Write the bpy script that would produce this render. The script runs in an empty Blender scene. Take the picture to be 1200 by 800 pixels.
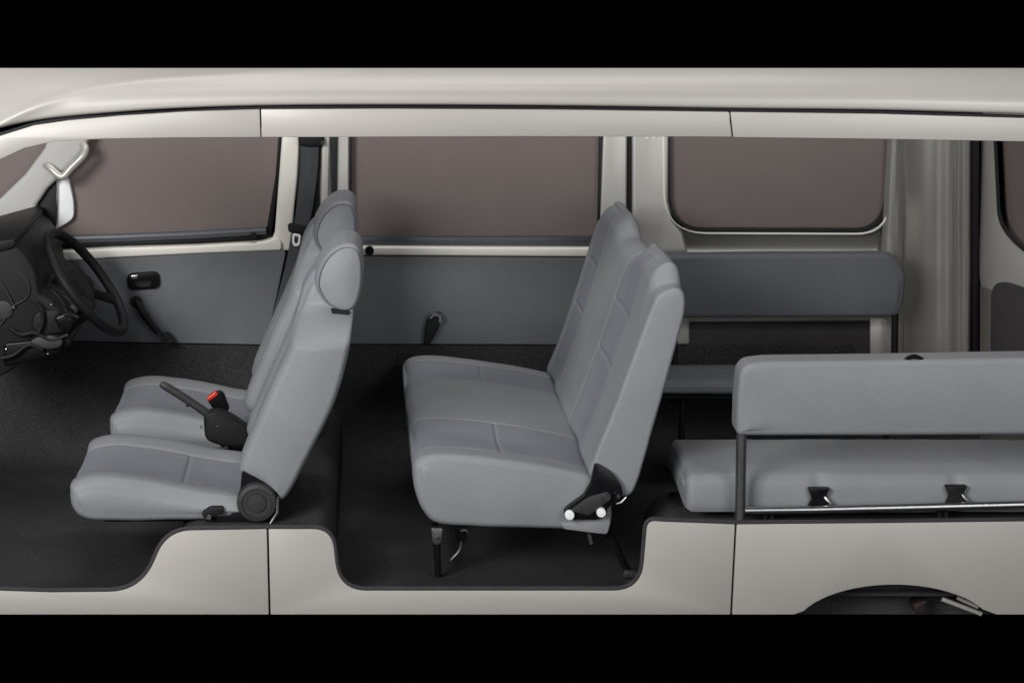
import bpy, bmesh, math, random
from mathutils import Vector, noise
random.seed(4)
S = bpy.context.scene
COL = S.collection
# ------------------------------------------------------------------ camera
F = 3094.0; VX = 450.0; PITCH = math.atan(628/3094.0)
CAM = Vector((0.9, -6.0, 1.877))
cp, sp = math.cos(PITCH), math.sin(PITCH)
def ray(px, py):
    u = 400-py
    return Vector((px-VX, F*cp+u*sp, -F*sp+u*cp))
def P(px, py, Y):
    d = ray(px, py); return CAM + d*((Y-CAM.y)/d.y)
def PXp(px, py, X):
    d = ray(px, py); return CAM + d*((X-CAM.x)/d.x)
cam = bpy.data.objects.new('camera', bpy.data.cameras.new('camera')); COL.objects.link(cam)
cam.location = CAM; cam.rotation_euler = (math.pi/2-PITCH, 0, 0)
cam.data.sensor_width = 36; cam.data.lens = 36*F/1200; cam.data.shift_x = (600-VX)/1200
cam.data.clip_end = 200; S.camera = cam

# ------------------------------------------------------------------ materials
def mat(name, col, rough=0.6, metal=0.0, var=0.06, nscale=30, bump=0.0, bscale=400, spec=0.5,
        coat=0.0, col2=None, detail=4, sheen=0.0, stretch=None, blotch=0.0):
    m = bpy.data.materials.new(name); m.use_nodes = True
    nt = m.node_tree; N = nt.nodes; L = nt.links
    b = N['Principled BSDF']
    tc = N.new('ShaderNodeTexCoord'); mp = N.new('ShaderNodeMapping')
    L.new(tc.outputs['Object'], mp.inputs['Vector'])
    if stretch: mp.inputs['Scale'].default_value = stretch
    nz = N.new('ShaderNodeTexNoise'); nz.inputs['Scale'].default_value = nscale; nz.inputs['Detail'].default_value = detail
    L.new(mp.outputs['Vector'], nz.inputs['Vector'])
    rp = N.new('ShaderNodeValToRGB')
    c2 = col2 or tuple(min(1, c*(1+var)) for c in col); c1 = col if col2 else tuple(c*(1-var) for c in col)
    rp.color_ramp.elements[0].position = 0.3; rp.color_ramp.elements[1].position = 0.7
    rp.color_ramp.elements[0].color = (*c1, 1); rp.color_ramp.elements[1].color = (*c2, 1)
    L.new(nz.outputs['Fac'], rp.inputs['Fac'])
    out = rp.outputs['Color']
    if blotch:
        n2 = N.new('ShaderNodeTexNoise'); n2.inputs['Scale'].default_value = 4.5; n2.inputs['Detail'].default_value = 3
        L.new(tc.outputs['Object'], n2.inputs['Vector'])
        mr = N.new('ShaderNodeMapRange'); mr.inputs['From Min'].default_value = .3; mr.inputs['From Max'].default_value = .7
        mr.inputs['To Min'].default_value = 1-blotch; mr.inputs['To Max'].default_value = 1+blotch
        L.new(n2.outputs['Fac'], mr.inputs['Value'])
        mx = N.new('ShaderNodeVectorMath'); mx.operation = 'SCALE'
        L.new(out, mx.inputs[0]); L.new(mr.outputs['Result'], mx.inputs['Scale']); out = mx.outputs['Vector']
    L.new(out, b.inputs['Base Color'])
    b.inputs['Roughness'].default_value = rough; b.inputs['Metallic'].default_value = metal
    b.inputs['Specular IOR Level'].default_value = spec
    b.inputs['Coat Weight'].default_value = coat; b.inputs['Coat Roughness'].default_value = 0.12
    b.inputs['Sheen Weight'].default_value = sheen
    if bump:
        n3 = N.new('ShaderNodeTexNoise'); n3.inputs['Scale'].default_value = bscale; n3.inputs['Detail'].default_value = 3
        L.new(mp.outputs['Vector'], n3.inputs['Vector'])
        bp = N.new('ShaderNodeBump'); bp.inputs['Strength'].default_value = bump; bp.inputs['Distance'].default_value = 0.002
        L.new(n3.outputs['Fac'], bp.inputs['Height']); L.new(bp.outputs['Normal'], b.inputs['Normal'])
    return m
M = dict(
 vinyl   = mat('light_grey_vinyl', (.215,.2195,.234), .55, var=.05, nscale=220, bump=.25, bscale=700, spec=.4, blotch=.06),
 vinyl_c = mat('blue_grey_cloth', (.188,.195,.221), .8, var=.10, nscale=420, bump=.4, bscale=900, spec=.25, blotch=.06),
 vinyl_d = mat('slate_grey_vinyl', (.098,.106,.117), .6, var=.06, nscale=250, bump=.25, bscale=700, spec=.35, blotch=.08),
 trim    = mat('charcoal_door_fabric', (.150,.153,.162), .8, var=.14, nscale=380, bump=.4, bscale=700, spec=.3, blotch=.10),
 paint   = mat('champagne_silver_paint', (.405,.385,.358), .5, metal=.12, var=.012, nscale=900, spec=.45, coat=.08, blotch=.015),
 inner   = mat('silver_inner_paint', (.47,.455,.425), .42, metal=.3, var=.015, nscale=700, spec=.5, coat=.2, blotch=.03),
 inner_d = mat('grey_silver_inner_paint', (.36,.355,.33), .30, metal=.6, var=.02, nscale=700, spec=.5, coat=.2, blotch=.04),
 cream   = mat('pale_ledge_paint', (.82,.79,.72), .32, metal=.05, var=.015, nscale=500, spec=.5, coat=.3, blotch=.02),
 pillar  = mat('grey_pillar_trim', (.46,.455,.445), .65, var=.03, nscale=300, bump=.15, bscale=800),
 glass   = mat('brown_tinted_glass', (.19,.157,.148), .55, var=.05, nscale=160, spec=.12, blotch=.03),
 black   = mat('black_plastic', (.009,.009,.010), .55, var=.15, nscale=200, bump=.15, bscale=600, spec=.2),
 gloss   = mat('glossy_black_plastic', (.006,.006,.007), .28, var=.1, nscale=100, spec=.18),
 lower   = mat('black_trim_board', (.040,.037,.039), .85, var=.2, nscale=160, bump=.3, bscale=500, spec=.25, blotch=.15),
 rubber  = mat('black_rubber', (.010,.010,.012), .6, var=.1, nscale=200, spec=.3),
 dgrey   = mat('dark_grey_plastic', (.026,.026,.027), .5, var=.1, nscale=200, bump=.15, bscale=600, spec=.4),
 rail    = mat('blue_grey_rail', (.085,.09,.105), .4, metal=.3, var=.05, nscale=120),
 carpet  = mat('charcoal_carpet', (.011,.011,.011), .95, nscale=380, bump=1.0, bscale=500, spec=.1, col2=(.066,.064,.067), blotch=.18, detail=8),
 web     = mat('black_belt_webbing', (.045,.047,.052), .7, var=.2, nscale=300, bump=.5, bscale=600, stretch=(1,1,.1)),
 steel   = mat('bright_steel', (.62,.62,.62), .25, metal=1.0, var=.04, nscale=80),
 dsteel  = mat('dark_steel', (.16,.16,.165), .38, metal=.85, var=.12, nscale=90),
 mid_steel = mat('worn_steel', (.34,.34,.345), .30, metal=.95, var=.12, nscale=90),
 white   = mat('white_cap', (.82,.83,.84), .35, var=.02, nscale=80),
 red     = mat('red_button', (.55,.035,.02), .35, var=.05, nscale=80),
 rust    = mat('brown_steel', (.03,.02,.018), .5, metal=.4, var=.3, nscale=120),
)

# ------------------------------------------------------------------ helpers
g = lambda d, w: math.exp(-(d/w)**2)
def tag(o, label=None, cat=None, group=None, kind=None):
    if label: o['label'] = label
    if cat: o['category'] = cat
    if group: o['group'] = group
    if kind: o['kind'] = kind
    return o
def thing(name, loc, label, cat, group=None):
    o = bpy.data.objects.new(name, None); COL.objects.link(o)
    o.location = loc; o.empty_display_size = .1
    return tag(o, label, cat, group)
def finish(name, bm, mats, parent=None, sharp=0.6, bevel=0, seg=2, label=None):
    bmesh.ops.remove_doubles(bm, verts=bm.verts[:], dist=1e-6)
    if bevel:
        bm.edges.ensure_lookup_table()
        bmesh.ops.recalc_face_normals(bm, faces=bm.faces[:])
        ed = [e for e in bm.edges if len(e.link_faces) == 2 and e.calc_face_angle(0) > .5]
        bmesh.ops.bevel(bm, geom=ed, offset=bevel, segments=seg, affect='EDGES', clamp_overlap=True, profile=.5)
    bmesh.ops.recalc_face_normals(bm, faces=bm.faces[:])
    for e in bm.edges:
        e.smooth = not (len(e.link_faces) == 2 and e.calc_face_angle(0) > sharp)
    for f in bm.faces: f.smooth = True
    me = bpy.data.meshes.new(name); bm.to_mesh(me); bm.free()
    if not isinstance(mats, (list, tuple)): mats = [mats]
    for m in mats: me.materials.append(m)
    o = bpy.data.objects.new(name, me); COL.objects.link(o)
    if parent:
        o.parent = parent
        off = parent.location.copy(); q = parent.parent
        while q: off += q.location; q = q.parent
        o.location = -off
    if label: o['label'] = label
    return o
def prism(bm, pts, ext):
    """pts: world points of an outline, ext: extrusion vector"""
    a = [bm.verts.new(p) for p in pts]; b = [bm.verts.new(Vector(p)+ext) for p in pts]
    n = len(pts)
    bm.faces.new(a); bm.faces.new(b[::-1])
    for i in range(n): bm.faces.new((a[i], b[i], b[(i+1) % n], a[(i+1) % n]))
def px(pts, Y): return [P(x, y, Y) for x, y in pts]
def rounded(pts, r, n=6):
    """round the corners of a 2-D (pixel) polygon; r: radius or one per corner"""
    out = []; N = len(pts)
    for i, p in enumerate(pts):
        ri = r[i] if isinstance(r, (list, tuple)) else r
        p = Vector(p); a = Vector(pts[i-1])-p; b = Vector(pts[(i+1) % N])-p
        if ri <= 0: out.append((p.x, p.y)); continue
        d = min(ri, a.length*.49, b.length*.49)
        s, e = p+a.normalized()*d, p+b.normalized()*d
        for k in range(n+1):
            t = k/n; q = s*(1-t)**2+p*2*t*(1-t)+e*t*t; out.append((q.x, q.y))
    return out
def slab(name, pts, Y, th, m, parent, bevel=.003, r=0, seg=2, label=None):
    if r: pts = rounded(pts, r)
    bm = bmesh.new(); prism(bm, px(pts, Y), Vector((0, th, 0)))
    return finish(name, bm, m, parent, bevel=bevel, seg=seg, label=label)
def catmull(pts, n, closed=False):
    pts = [Vector(p) for p in pts]; N = len(pts); out = []
    rng = N if closed else N-1
    for i in range(rng):
        g = lambda k: pts[k % N] if closed else pts[max(0, min(N-1, k))]
        p0, p1, p2, p3 = g(i-1), g(i), g(i+1), g(i+2)
        for k in range(n):
            t = k/n
            out.append(.5*((2*p1)+(p2-p0)*t+(2*p0-5*p1+4*p2-p3)*t*t+(3*p1-p0-3*p2+p3)*t**3))
    if not closed: out.append(pts[-1])
    return out
def tube(bm, path, r, seg=10, closed=False, flat=1.0, up=None):
    path = [Vector(p) for p in path]; n = len(path); rings = []
    prev = None
    for i, p in enumerate(path):
        if closed: t = path[(i+1) % n]-path[i-1]
        else: t = path[min(n-1, i+1)]-path[max(0, i-1)]
        t.normalize()
        if prev is None:
            u = Vector(up) if up else (Vector((0, 0, 1)) if abs(t.z) < .9 else Vector((1, 0, 0)))
        else: u = prev
        u = (u-t*u.dot(t)).normalized(); prev = u; w = t.cross(u)
        ri = r[i] if isinstance(r, (list, tuple)) else r
        rings.append([bm.verts.new(p+u*math.cos(a)*ri+w*math.sin(a)*ri*flat) for a in [2*math.pi*k/seg for k in range(seg)]])
    m = n if closed else n-1
    for i in range(m):
        A, B = rings[i], rings[(i+1) % n]
        for k in range(seg): bm.faces.new((A[k], A[(k+1) % seg], B[(k+1) % seg], B[k]))
    if not closed: bm.faces.new(rings[0][::-1]); bm.faces.new(rings[-1])
def disc(bm, c, axis, r, th, seg=28, prof=None):
    """lathe: prof = [(radius, height)] along axis"""
    axis = Vector(axis).normalized(); u = axis.orthogonal().normalized(); w = axis.cross(u); c = Vector(c)
    prof = prof or [(r*.94, 0), (r, th*.15), (r, th*.85), (r*.94, th)]
    rings = [[bm.verts.new(c+axis*h+(u*math.cos(2*math.pi*k/seg)+w*math.sin(2*math.pi*k/seg))*rr) for k in range(seg)] for rr, h in prof]
    for A, B in zip(rings, rings[1:]):
        for k in range(seg): bm.faces.new((A[k], A[(k+1) % seg], B[(k+1) % seg], B[k]))
    bm.faces.new(rings[0][::-1]); bm.faces.new(rings[-1])
def cap(bm, R, puff=Vector((0,0,0)), M_=8):
    """close a ring with a ladder of quads across its long axis, slightly domed"""
    N = len(R); H = N//2
    s = max(range(N), key=lambda i: (R[i].co-R[(i+H) % N].co).length)
    prev = None
    for k in range(1, H):
        a, b = R[(s+k) % N], R[(s-k) % N]; row = [a]
        f = min(1, min(k, H-k)/(H*.12)); f = f*(2-f)
        for j in range(1, M_):
            t = j/M_; row.append(bm.verts.new(a.co.lerp(b.co, t)+puff*(f*(1-(2*t-1)**2))))
        row.append(b)
        if prev is None:
            e = R[s % N]
            for j in range(M_): bm.faces.new((e, row[j], row[j+1]))
        else:
            for j in range(M_): bm.faces.new((prev[j], prev[j+1], row[j+1], row[j]))
        prev = row
    # an odd count leaves one more vertex: use a fan over the rest
    rest = [R[(s+k) % N] for k in range(H, N-H+1)]
    if len(rest) == 1:
        for j in range(M_): bm.faces.new((prev[j], prev[j+1], rest[0]))
    else:
        h = M_//2
        for j in range(h): bm.faces.new((prev[j], prev[j+1], rest[0]))
        bm.faces.new((prev[h], rest[1], rest[0]))
        for j in range(h, M_): bm.faces.new((prev[j], prev[j+1], rest[1]))
def dome(bm, R, puff):
    """close a round ring with concentric rings and a shallow dome"""
    c = Vector((0,0,0))
    for v in R: c += v.co
    c /= len(R); prev = R; N = len(R)
    for f in (.97,.92,.85,.75,.62,.48,.33,.18):
        cur = [bm.verts.new(c+(v.co-c)*f+puff*(1-f*f)) for v in R]
        for k in range(N): bm.faces.new((prev[k], prev[(k+1) % N], cur[(k+1) % N], cur[k]))
        prev = cur
    e = bm.verts.new(c+puff)
    for k in range(N): bm.faces.new((prev[k], prev[(k+1) % N], e))
def insets(pts, ds):
    """outline (list of 2-tuples) moved inwards by each distance of the rising list ds, kept smooth"""
    N = len(pts); cur = [Vector((p[0], p[1])) for p in pts]; done = 0; out = {}
    area = sum(cur[i-1].x*cur[i].y-cur[i].x*cur[i-1].y for i in range(N)); s = 1 if area > 0 else -1
    for d in ds:
        while done < d-1e-9:
            st = min(.002, d-done); done += st; nw = []
            for i in range(N):
                t = cur[(i+2) % N]-cur[i-2]
                if t.length < 1e-9: nw.append(cur[i].copy()); continue
                t.normalize(); nw.append(cur[i]+Vector((-t.y, t.x))*s*st)
            cur = [nw[i]*.5+(nw[i-1]+nw[(i+1) % N])*.25 for i in range(N)]
        out[round(d, 7)] = [(p.x, p.y) for p in cur]
    return out
def loft(name, prof, Y0, Y1, mats, parent, rnd=.04, N=200, seams=(), nv=34, warp=None, disp=None, mi=None, wrinkle=.0016, label=None, puff=.006, rin=None, cap=cap):
    """cushion: closed pixel outline (read at depth Y0) carried from Y0 to Y1 with rounded ends"""
    base = [P(x, y, Y0) for x, y in prof]
    c = catmull([(p.x, p.z, 0) for p in base], 24, True)
    L = [0]
    for i in range(len(c)): L.append(L[-1]+(c[(i+1) % len(c)]-c[i]).length)
    pts = []; j = 0
    for k in range(N):
        t = L[-1]*k/N
        while L[j+1] < t: j += 1
        a, b = c[j], c[(j+1) % len(c)]; f = (t-L[j])/max(1e-9, L[j+1]-L[j]); q = a+(b-a)*f
        pts.append((q.x, q.y))
    area = sum(pts[i-1][0]*pts[i][1]-pts[i][0]*pts[i-1][1] for i in range(N))
    s = 1 if area > 0 else -1; nor = []
    for i in range(N):
        dx, dz = pts[(i+2) % N][0]-pts[i-2][0], pts[(i+2) % N][1]-pts[i-2][1]; l = math.hypot(dx, dz)
        nor.append((s*dz/l, -s*dx/l))
    st = []; rin = rin or rnd
    na = 7
    for k in range(na+1):
        a = math.pi/2*k/na; st.append((Y0+rnd*(1-math.cos(a)), rin*(1-math.sin(a))))
    ys = [Y0+rnd+(Y1-Y0-2*rnd)*k/nv for k in range(1, nv)]
    for q in seams: ys = [y for y in ys if abs(y-q) > .012]+[q-.010, q-.005, q-.002, q+.002, q+.005, q+.010]
    st += [(y, 0) for y in sorted(ys)]
    for k in range(na+1):
        a = math.pi/2*(1-k/na); st.append((Y1-rnd*(1-math.cos(a)), rin*(1-math.sin(a))))
    IN = insets(pts, sorted({round(i, 7) for y, i in st}))
    bm = bmesh.new(); rings = []
    for y, ins in st:
        R = []
        fade = 1-ins/rin
        for (x, z), (nx, nz) in zip(IN[round(ins, 7)], nor):
            d = 0
            if disp: d += disp(x, y, z, nx, nz)*fade
            d += wrinkle*noise.noise(Vector((x*9, y*9, z*9)))+wrinkle*.5*noise.noise(Vector((x*25, y*25, z*25)))
            v = Vector((x+nx*d, y, z+nz*d))
            if warp: v = warp(v)
            R.append(bm.verts.new(v))
        rings.append(R)
    for j in range(len(rings)-1):
        ym = (st[j][0]+st[j+1][0])/2
        for k in range(N):
            f = bm.faces.new((rings[j][k], rings[j][(k+1) % N], rings[j+1][(k+1) % N], rings[j+1][k]))
            if mi: f.material_index = mi(pts[k][0], ym, pts[k][1], *nor[k])
    cap(bm, rings[0], Vector((0, -puff, 0))); cap(bm, rings[-1], Vector((0, puff, 0)))
    return finish(name, bm, mats, parent, sharp=.9, label=label)

# ================================================================== VAN
van = thing('van', P(600, 720, .7), 'silver van shell cut open along its near side, with brown tinted windows', 'van')
YF = 1.40
# --- roof edge
def roof():
    bm = bmesh.new()
    drip = catmull([(-120,190,0),(-60,166,0),(0,150,0),(50,140,0),(120,133,0),(200,127.5,0),(305,124,0),(450,123,0),(650,124,0),(855,127,0),(1030,129,0),(1200,134,0),(1300,138,0)], 14)
    us = [0,.015,.04,.08]+[.12+.88*k/26 for k in range(27)]
    crest = lambda x: (150-80)*math.exp(-max(0, x+10)/105.0)+82-max(0, x-240)*.03
    rows = []
    for u in us:
        R = []
        for d in drip:
            yy = d.y+(80.0-d.y)*u
            Y = .010*max(0, 1-u/.04)**2-.004*math.sin(min(1, u/.5)*math.pi)+.010*u+.085*u**2.6
            c = crest(d.x); h = c-yy                       # pixels above the crease that sweeps up from the windscreen corner
            if d.x < 420:
                Y += .055*max(0, h)/60-.006*g(h, 7)
            R.append(bm.verts.new(P(d.x, yy, Y)))
        rows.append(R)
    top = rows[-1]
    R = [bm.verts.new(v.co+Vector((0, .004, -.022))) for v in top]; rows.append(R)
    for A, B in zip(rows, rows[1:]):
        for k in range(len(A)-1): bm.faces.new((A[k], A[k+1], B[k+1], B[k]))
    return finish('roof', bm, M['paint'], van, sharp=1.0)
roof()
gut = catmull([(-100,186,0),(0,158,0),(50,144,0),(120,137,0),(200,132,0),(305,127.5,0),(450,126.5,0),(650,127.5,0),(855,130,0),(1030,132.5,0),(1200,138,0),(1290,142,0)], 6)
bm = bmesh.new(); tube(bm, [P(p.x, p.y, .012) for p in gut], .006, 8); finish('roof_gutter', bm, M['black'], van)
def header(pts, r=0): return slab('door_header', pts, 0.0, .03, M['paint'], van, bevel=.002, seg=2)
header([(-60,181),(0,159.5),(40,147),(80,141.3),(140,135.8),(220,130.8),(304.2,128.3),(305.2,161),(200,161.5),(120,163),(62,166),(28,174),(0,187),(-60,222)])
header([(305.8,128.3),(450,127.6),(650,128.6),(854.3,131.3),(857.4,160.5),(600,160),(306.8,161)])
header([(856.2,131.4),(1030,133.6),(1200,138.6),(1290,142.4),(1290,168),(1200,166),(1030,163),(859.5,161)])
# --- lower body side (what is left below the cut)
def lowpanel(pts, name='side_panel', label=None): return slab(name, pts, 0.0, .012, M['paint'], van, bevel=.003, seg=2, label=label)
lowpanel([(-60,720),(-60,692)]+rounded([(0,690),(60,692),(165,691),(195,620),(312.6,618)], [0,0,45,30,0])+[(315,720)], label='front lower panel with a sweeping cut edge')
lowpanel([(317,720),(314.6,618)]+rounded([(340,618),(390,618),(398,690),(750,690),(757,608),(780,609.5),(861.6,612.5)], [0,24,32,32,26,0,0])+[(856,720)], label='middle lower panel with a sunken sill')
arch = [(930,720)]+[(1048-118*math.cos(a), 720+20-55*math.sin(a)) for a in [math.radians(d) for d in range(26, 155, 6)]]+[(1168,720)]
lowpanel([(858,720),(863.6,612.5),(1030,611),(1200,609),(1290,608),(1290,720)]+arch[::-1], label='rear lower panel with the wheel arch')
# wheel arch liner: a half drum behind the opening, with a bracket and pale bars added for the glints inside
bm = bmesh.new()
A0 = [(1048-126*math.cos(a), min(719, 742-62*math.sin(a))) for a in [math.radians(d) for d in range(14, 167, 6)]]
out = [P(x, y, .036) for x, y in A0]
fr = [bm.verts.new(p) for p in out]; bk = [bm.verts.new(p+Vector((0, .09, 0))) for p in out]
for v_, q_ in ((bk[0], A0[0]), (bk[-1], A0[-1])): v_.co = P(q_[0], 719.3, .126)
for i in range(len(fr)-1): bm.faces.new((fr[i], fr[i+1], bk[i+1], bk[i]))
bm.faces.new(bk)
wa = finish('wheel_arch', bm, M['lower'], van)
bm = bmesh.new(); tube(bm, [P(1104,701.5,.06), P(1150,719,.06)], .0055, 10); finish('glint_bar', bm, M['inner'], wa)
bm = bmesh.new(); tube(bm, [P(1122,700,.05), P(1146,711,.05)], .0045, 10); finish('glint_bar', bm, M['inner'], wa)
bm = bmesh.new(); prism(bm, px(rounded([(1070,708),(1086,703),(1083,719),(1072,719)], 3), .07), Vector((0,.05,0))); finish('bracket', bm, M['rust'], wa, bevel=.002)
# --- floor, engine box, dark boards
slab('floor', [(-160,1),(1500,1)], 0, 0, M['carpet'], None) if False else None
bm = bmesh.new()
x0, x1 = P(-150,690,.05).x, P(1330,690,.05).x
zf = .045
nx_, ny_ = 60, 24
prf = [(.04+1.20*j/22, zf) for j in range(23)]+[(1.24+.16*math.sin(t), zf+.16*(1-math.cos(t))) for t in [math.pi/2*k/8 for k in range(1, 9)]]
ztp = P(400,404.5,YF).z
prf_n = len(prf)
prf += [(YF-.002+.0002*k, zf+.16+(ztp-zf-.16)*k/5) for k in range(1, 6)]
grid = [[bm.verts.new((x0+(x1-x0)*i/nx_, y+.002*noise.noise(Vector((i*.4, j*.4, 3))), (z if j < prf_n or x0+(x1-x0)*i/nx_ < P(1016,400,YF).x else zf+.17+.001*(j-prf_n))+.004*noise.noise(Vector((i*.5, j*.5, 0))))) for j, (y, z) in enumerate(prf)] for i in range(nx_+1)]
for i in range(nx_):
    for j in range(len(prf)-1): bm.faces.new((grid[i][j], grid[i+1][j], grid[i+1][j+1], grid[i][j+1]))
finish('floor_carpet', bm, M['carpet'], van)
# added dark tube, standing in for the soft darkening along the cut edge
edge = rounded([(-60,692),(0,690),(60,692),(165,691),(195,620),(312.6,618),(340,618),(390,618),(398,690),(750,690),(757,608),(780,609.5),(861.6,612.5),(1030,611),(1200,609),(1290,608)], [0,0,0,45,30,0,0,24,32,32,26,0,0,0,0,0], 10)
bm = bmesh.new(); tube(bm, [P(x, y-.6, .005) for x, y in edge], .0062, 10); finish('edge_fade_tube', bm, M['lower'], van, sharp=2)
slab('seat_box', rounded([(196,700),(206,640),(222,617),(378,617),(390,640),(392,700)], [0,10,14,14,10,0]), .06, 1.32, M['carpet'], van, bevel=.01)
slab('rear_floor_box', rounded([(760,700),(772,640),(790,618),(1330,612),(1330,700)], [0,10,14,0,0]), .06, .34, M['lower'], van, bevel=.01)
slab('lower_trim', [(-140,399),(60,399),(330,405),(420,403),(660,404),(745,404),(745,376),(1040,374),(1040,415),(1040,575),(-140,575)], YF+.012, .03, M['lower'], van, bevel=.003)
# --- far side: pillars
slab('rear_pillar_base', [(1020,374),(1047,374),(1046,425),(1020,425)], YF-.012, .022, M['inner'], van, bevel=.006)
# A pillar with grab handle
ap = slab('windscreen_pillar', [(-60,300),(-30,262),(0,233),(30,204),(52,174),(60,150),(110,150),(103,166),(96,181),(86,192),(70,207),(55,222),(43,240),(36,264),(36,300),(20,318),(-60,330)], 1.36, .05, M['pillar'], van, bevel=.014, seg=4)
bm = bmesh.new(); tube(bm, catmull([P(54,193,1.358),P(59,197,1.345),P(69,206,1.335),P(75,206,1.333),P(83,197,1.335),P(97,183,1.337),P(100,174,1.35),P(97,169,1.365)], 6), .011, 12); finish('grab_handle', bm, M['inner'], ap)
slab('windscreen_glass', [(-70,310),(-60,160),(60,150),(54,174),(30,206),(0,236),(-30,264)], 1.425, .006, M['glass'], van, bevel=0)
# --- far front door
fd = thing('front_door', P(200,405,YF), None, None); fd.parent = van; fd.location = P(200,405,YF)-van.location
slab('window_pane', [(52,286),(56,225),(92,150),(331,150),(326,200),(314,279),(200,284)], YF+.032, .006, M['glass'], fd, bevel=0)
slab('corner_trim', rounded([(34,250),(44,236),(66,205),(66,262),(58,296),(40,304),(34,290)], 4), YF-.012, .05, M['black'], fd, bevel=.004)
slab('kick_panel', rounded([(-10,300),(47,302),(52,322),(62,345),(58,402),(-10,402)], 4), 1.30, .05, M['black'], van, bevel=.006)
bm = bmesh.new(); tube(bm, [P(66,203,YF+.02), P(64,240,YF+.02), P(60,292,YF+.02)], .005, 8); finish('quarter_bar', bm, M['dgrey'], fd)
bm = bmesh.new(); tube(bm, [P(60,281,YF+.018), P(130,279,YF+.018), P(230,275,YF+.018), P(312,270,YF+.018)], .012, 10, flat=.7); finish('window_rail', bm, M['rail'], fd)
slab('window_seal', [(70,284),(200,281),(318,275),(318,282),(200,287.5),(70,292)], YF+.022, .03, M['black'], fd, bevel=.003)
slab('window_seal', [(310,283),(323,205),(327,150),(331,150),(327,205),(317,283)], YF+.03, .03, M['black'], fd, bevel=.002)
slab('window_ledge', rounded([(46,296),(130,291),(230,288),(306,284),(322,279),(330,284),(330,293),(230,297),(130,302),(46,308)], [3,0,0,6,4,6,3,0,0,3]), YF-.018, .05, M['cream'], fd, bevel=.009, seg=4)
slab('door_trim', rounded([(44,308),(130,302),(230,297),(336,292),(325,345),(312,404),(200,402),(60,399)], [0,0,0,8,0,8,0,0]), YF-.008, .03, M['trim'], fd, bevel=.004)
slab('door_frame', [(331,150),(352,150),(349,205),(344,255),(341,294),(319,294),(317,284),(322,272),(327,205)], YF-.004, .05, M['cream'], fd, bevel=.008, seg=4)
bm = bmesh.new(); disc(bm, P(297,275,YF-.0), (0,-1,0), .008, .02, 14); finish('window_stop', bm, M['black'], fd)
h = slab('door_handle', rounded([(148,321),(186,318),(188,338),(150,341)], 8), YF-.022, .02, M['gloss'], fd, bevel=.005, seg=3)
bm = bmesh.new(); disc(bm, P(168,330,YF-.023), (0,-1,0), .02, .004, 20, [(.024,0),(.024,.003),(.018,.001)]);
for v in bm.verts: v.co.z = P(168,330,YF).z+(v.co.z-P(168,330,YF).z)*.55
finish('handle_cup', bm, M['black'], h)
bm = bmesh.new(); prism(bm, px(rounded([(153,323),(162,322),(161,326),(154,327)],2), YF-.026), Vector((0,.006,0))); finish('pull_lever', bm, M['steel'], h, bevel=.001)
bm = bmesh.new(); tube(bm, catmull([P(160,352,YF-.02),P(166,364,YF-.035),P(177,380,YF-.04),P(186,390,YF-.04)], 6), [.011]*10+[.009]*9, 12)
wc = finish('window_crank', bm, M['black'], fd)
bm = bmesh.new(); disc(bm, P(160,353,YF-.008), (0,-1,0), .016, .022, 18); finish('crank_boss', bm, M['black'], wc)
bm = bmesh.new(); disc(bm, P(195,393,YF-.03), (0,-1,0), .013, .05, 18); finish('crank_knob', bm, M['black'], wc)
mi_ = slab('door_mirror', rounded([(68,210),(80,209),(86,236),(86,256),(74,264),(64,269)], [3,6,8,6,8,3]), YF+.005, .04, M['white'], fd, bevel=.006, seg=3)
bm = bmesh.new(); tube(bm, catmull([P(66,207,YF),P(65,240,YF),P(62,268,YF)], 5), .004, 8); finish('mirror_edge', bm, M['steel'], mi_)
# --- B pillar
bp_ = slab('centre_pillar', [(350,150),(412,150),(411,225),(411,300),(345,300),(347,255)], YF+.012, .03, M['inner'], van, bevel=.004)
slab('pillar_rib', [(377,150),(387,150),(385,220),(384,300),(374,300),(376,220)], YF-.008, .022, M['inner'], bp_, bevel=.006, seg=3)
slab('pillar_groove', [(388,150),(396,150),(395,226),(394,290),(388,290)], YF+.002, .012, M['rubber'], bp_, bevel=.002)
slab('belt_channel', [(349,150),(376,150),(374,220),(374,250),(384,300),(386,403),(314,404),(346,292),(347,250)], YF+.001, .012, M['black'], bp_, bevel=.003)
# --- sliding door
sd = thing('sliding_door', P(550,405,YF), None, None); sd.parent = van; sd.location = P(550,405,YF)-van.location
slab('window_pane', [(409,150),(708,150),(706,284),(409,284)], YF+.032, .006, M['glass'], sd, bevel=0)
slab('window_seal', [(408.5,150),(412.5,150),(412.5,282),(408.5,282)], YF+.004, .04, M['rubber'], sd, bevel=.002)
slab('window_seal', [(703,150),(708,150),(706,290),(700,290)], YF+.004, .04, M['rubber'], sd, bevel=.002)
slab('window_rail', [(412,277.5),(701,277.5),(701,290),(412,288)], YF+.012, .03, M['rail'], sd, bevel=.004)
slab('window_ledge', [(408,289),(702,290.5),(702,301),(408,299)], YF-.014, .045, M['cream'], sd, bevel=.007, seg=4)
bm = bmesh.new(); disc(bm, P(433,293,YF-.013), (0,-1,0), .013, .018, 18); finish('lock_knob', bm, M['gloss'], sd)
slab('door_trim', rounded([(404,300),(702,302),(702,404),(404,403)], 5), YF-.004, .03, M['trim'], sd, bevel=.004)
lh = slab('latch_handle', rounded([(499,380),(504,370),(516,366),(518,372),(513,388),(503,404),(497,404)], 4), YF-.03, .03, M['black'], sd, bevel=.005, seg=3)
bm = bmesh.new(); tube(bm, catmull([P(504,372,YF-.034),P(509,368.5,YF-.038),P(515,370,YF-.036),P(515,377,YF-.034)], 5), .0065, 8); finish('latch_cap', bm, M['steel'], lh)
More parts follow.
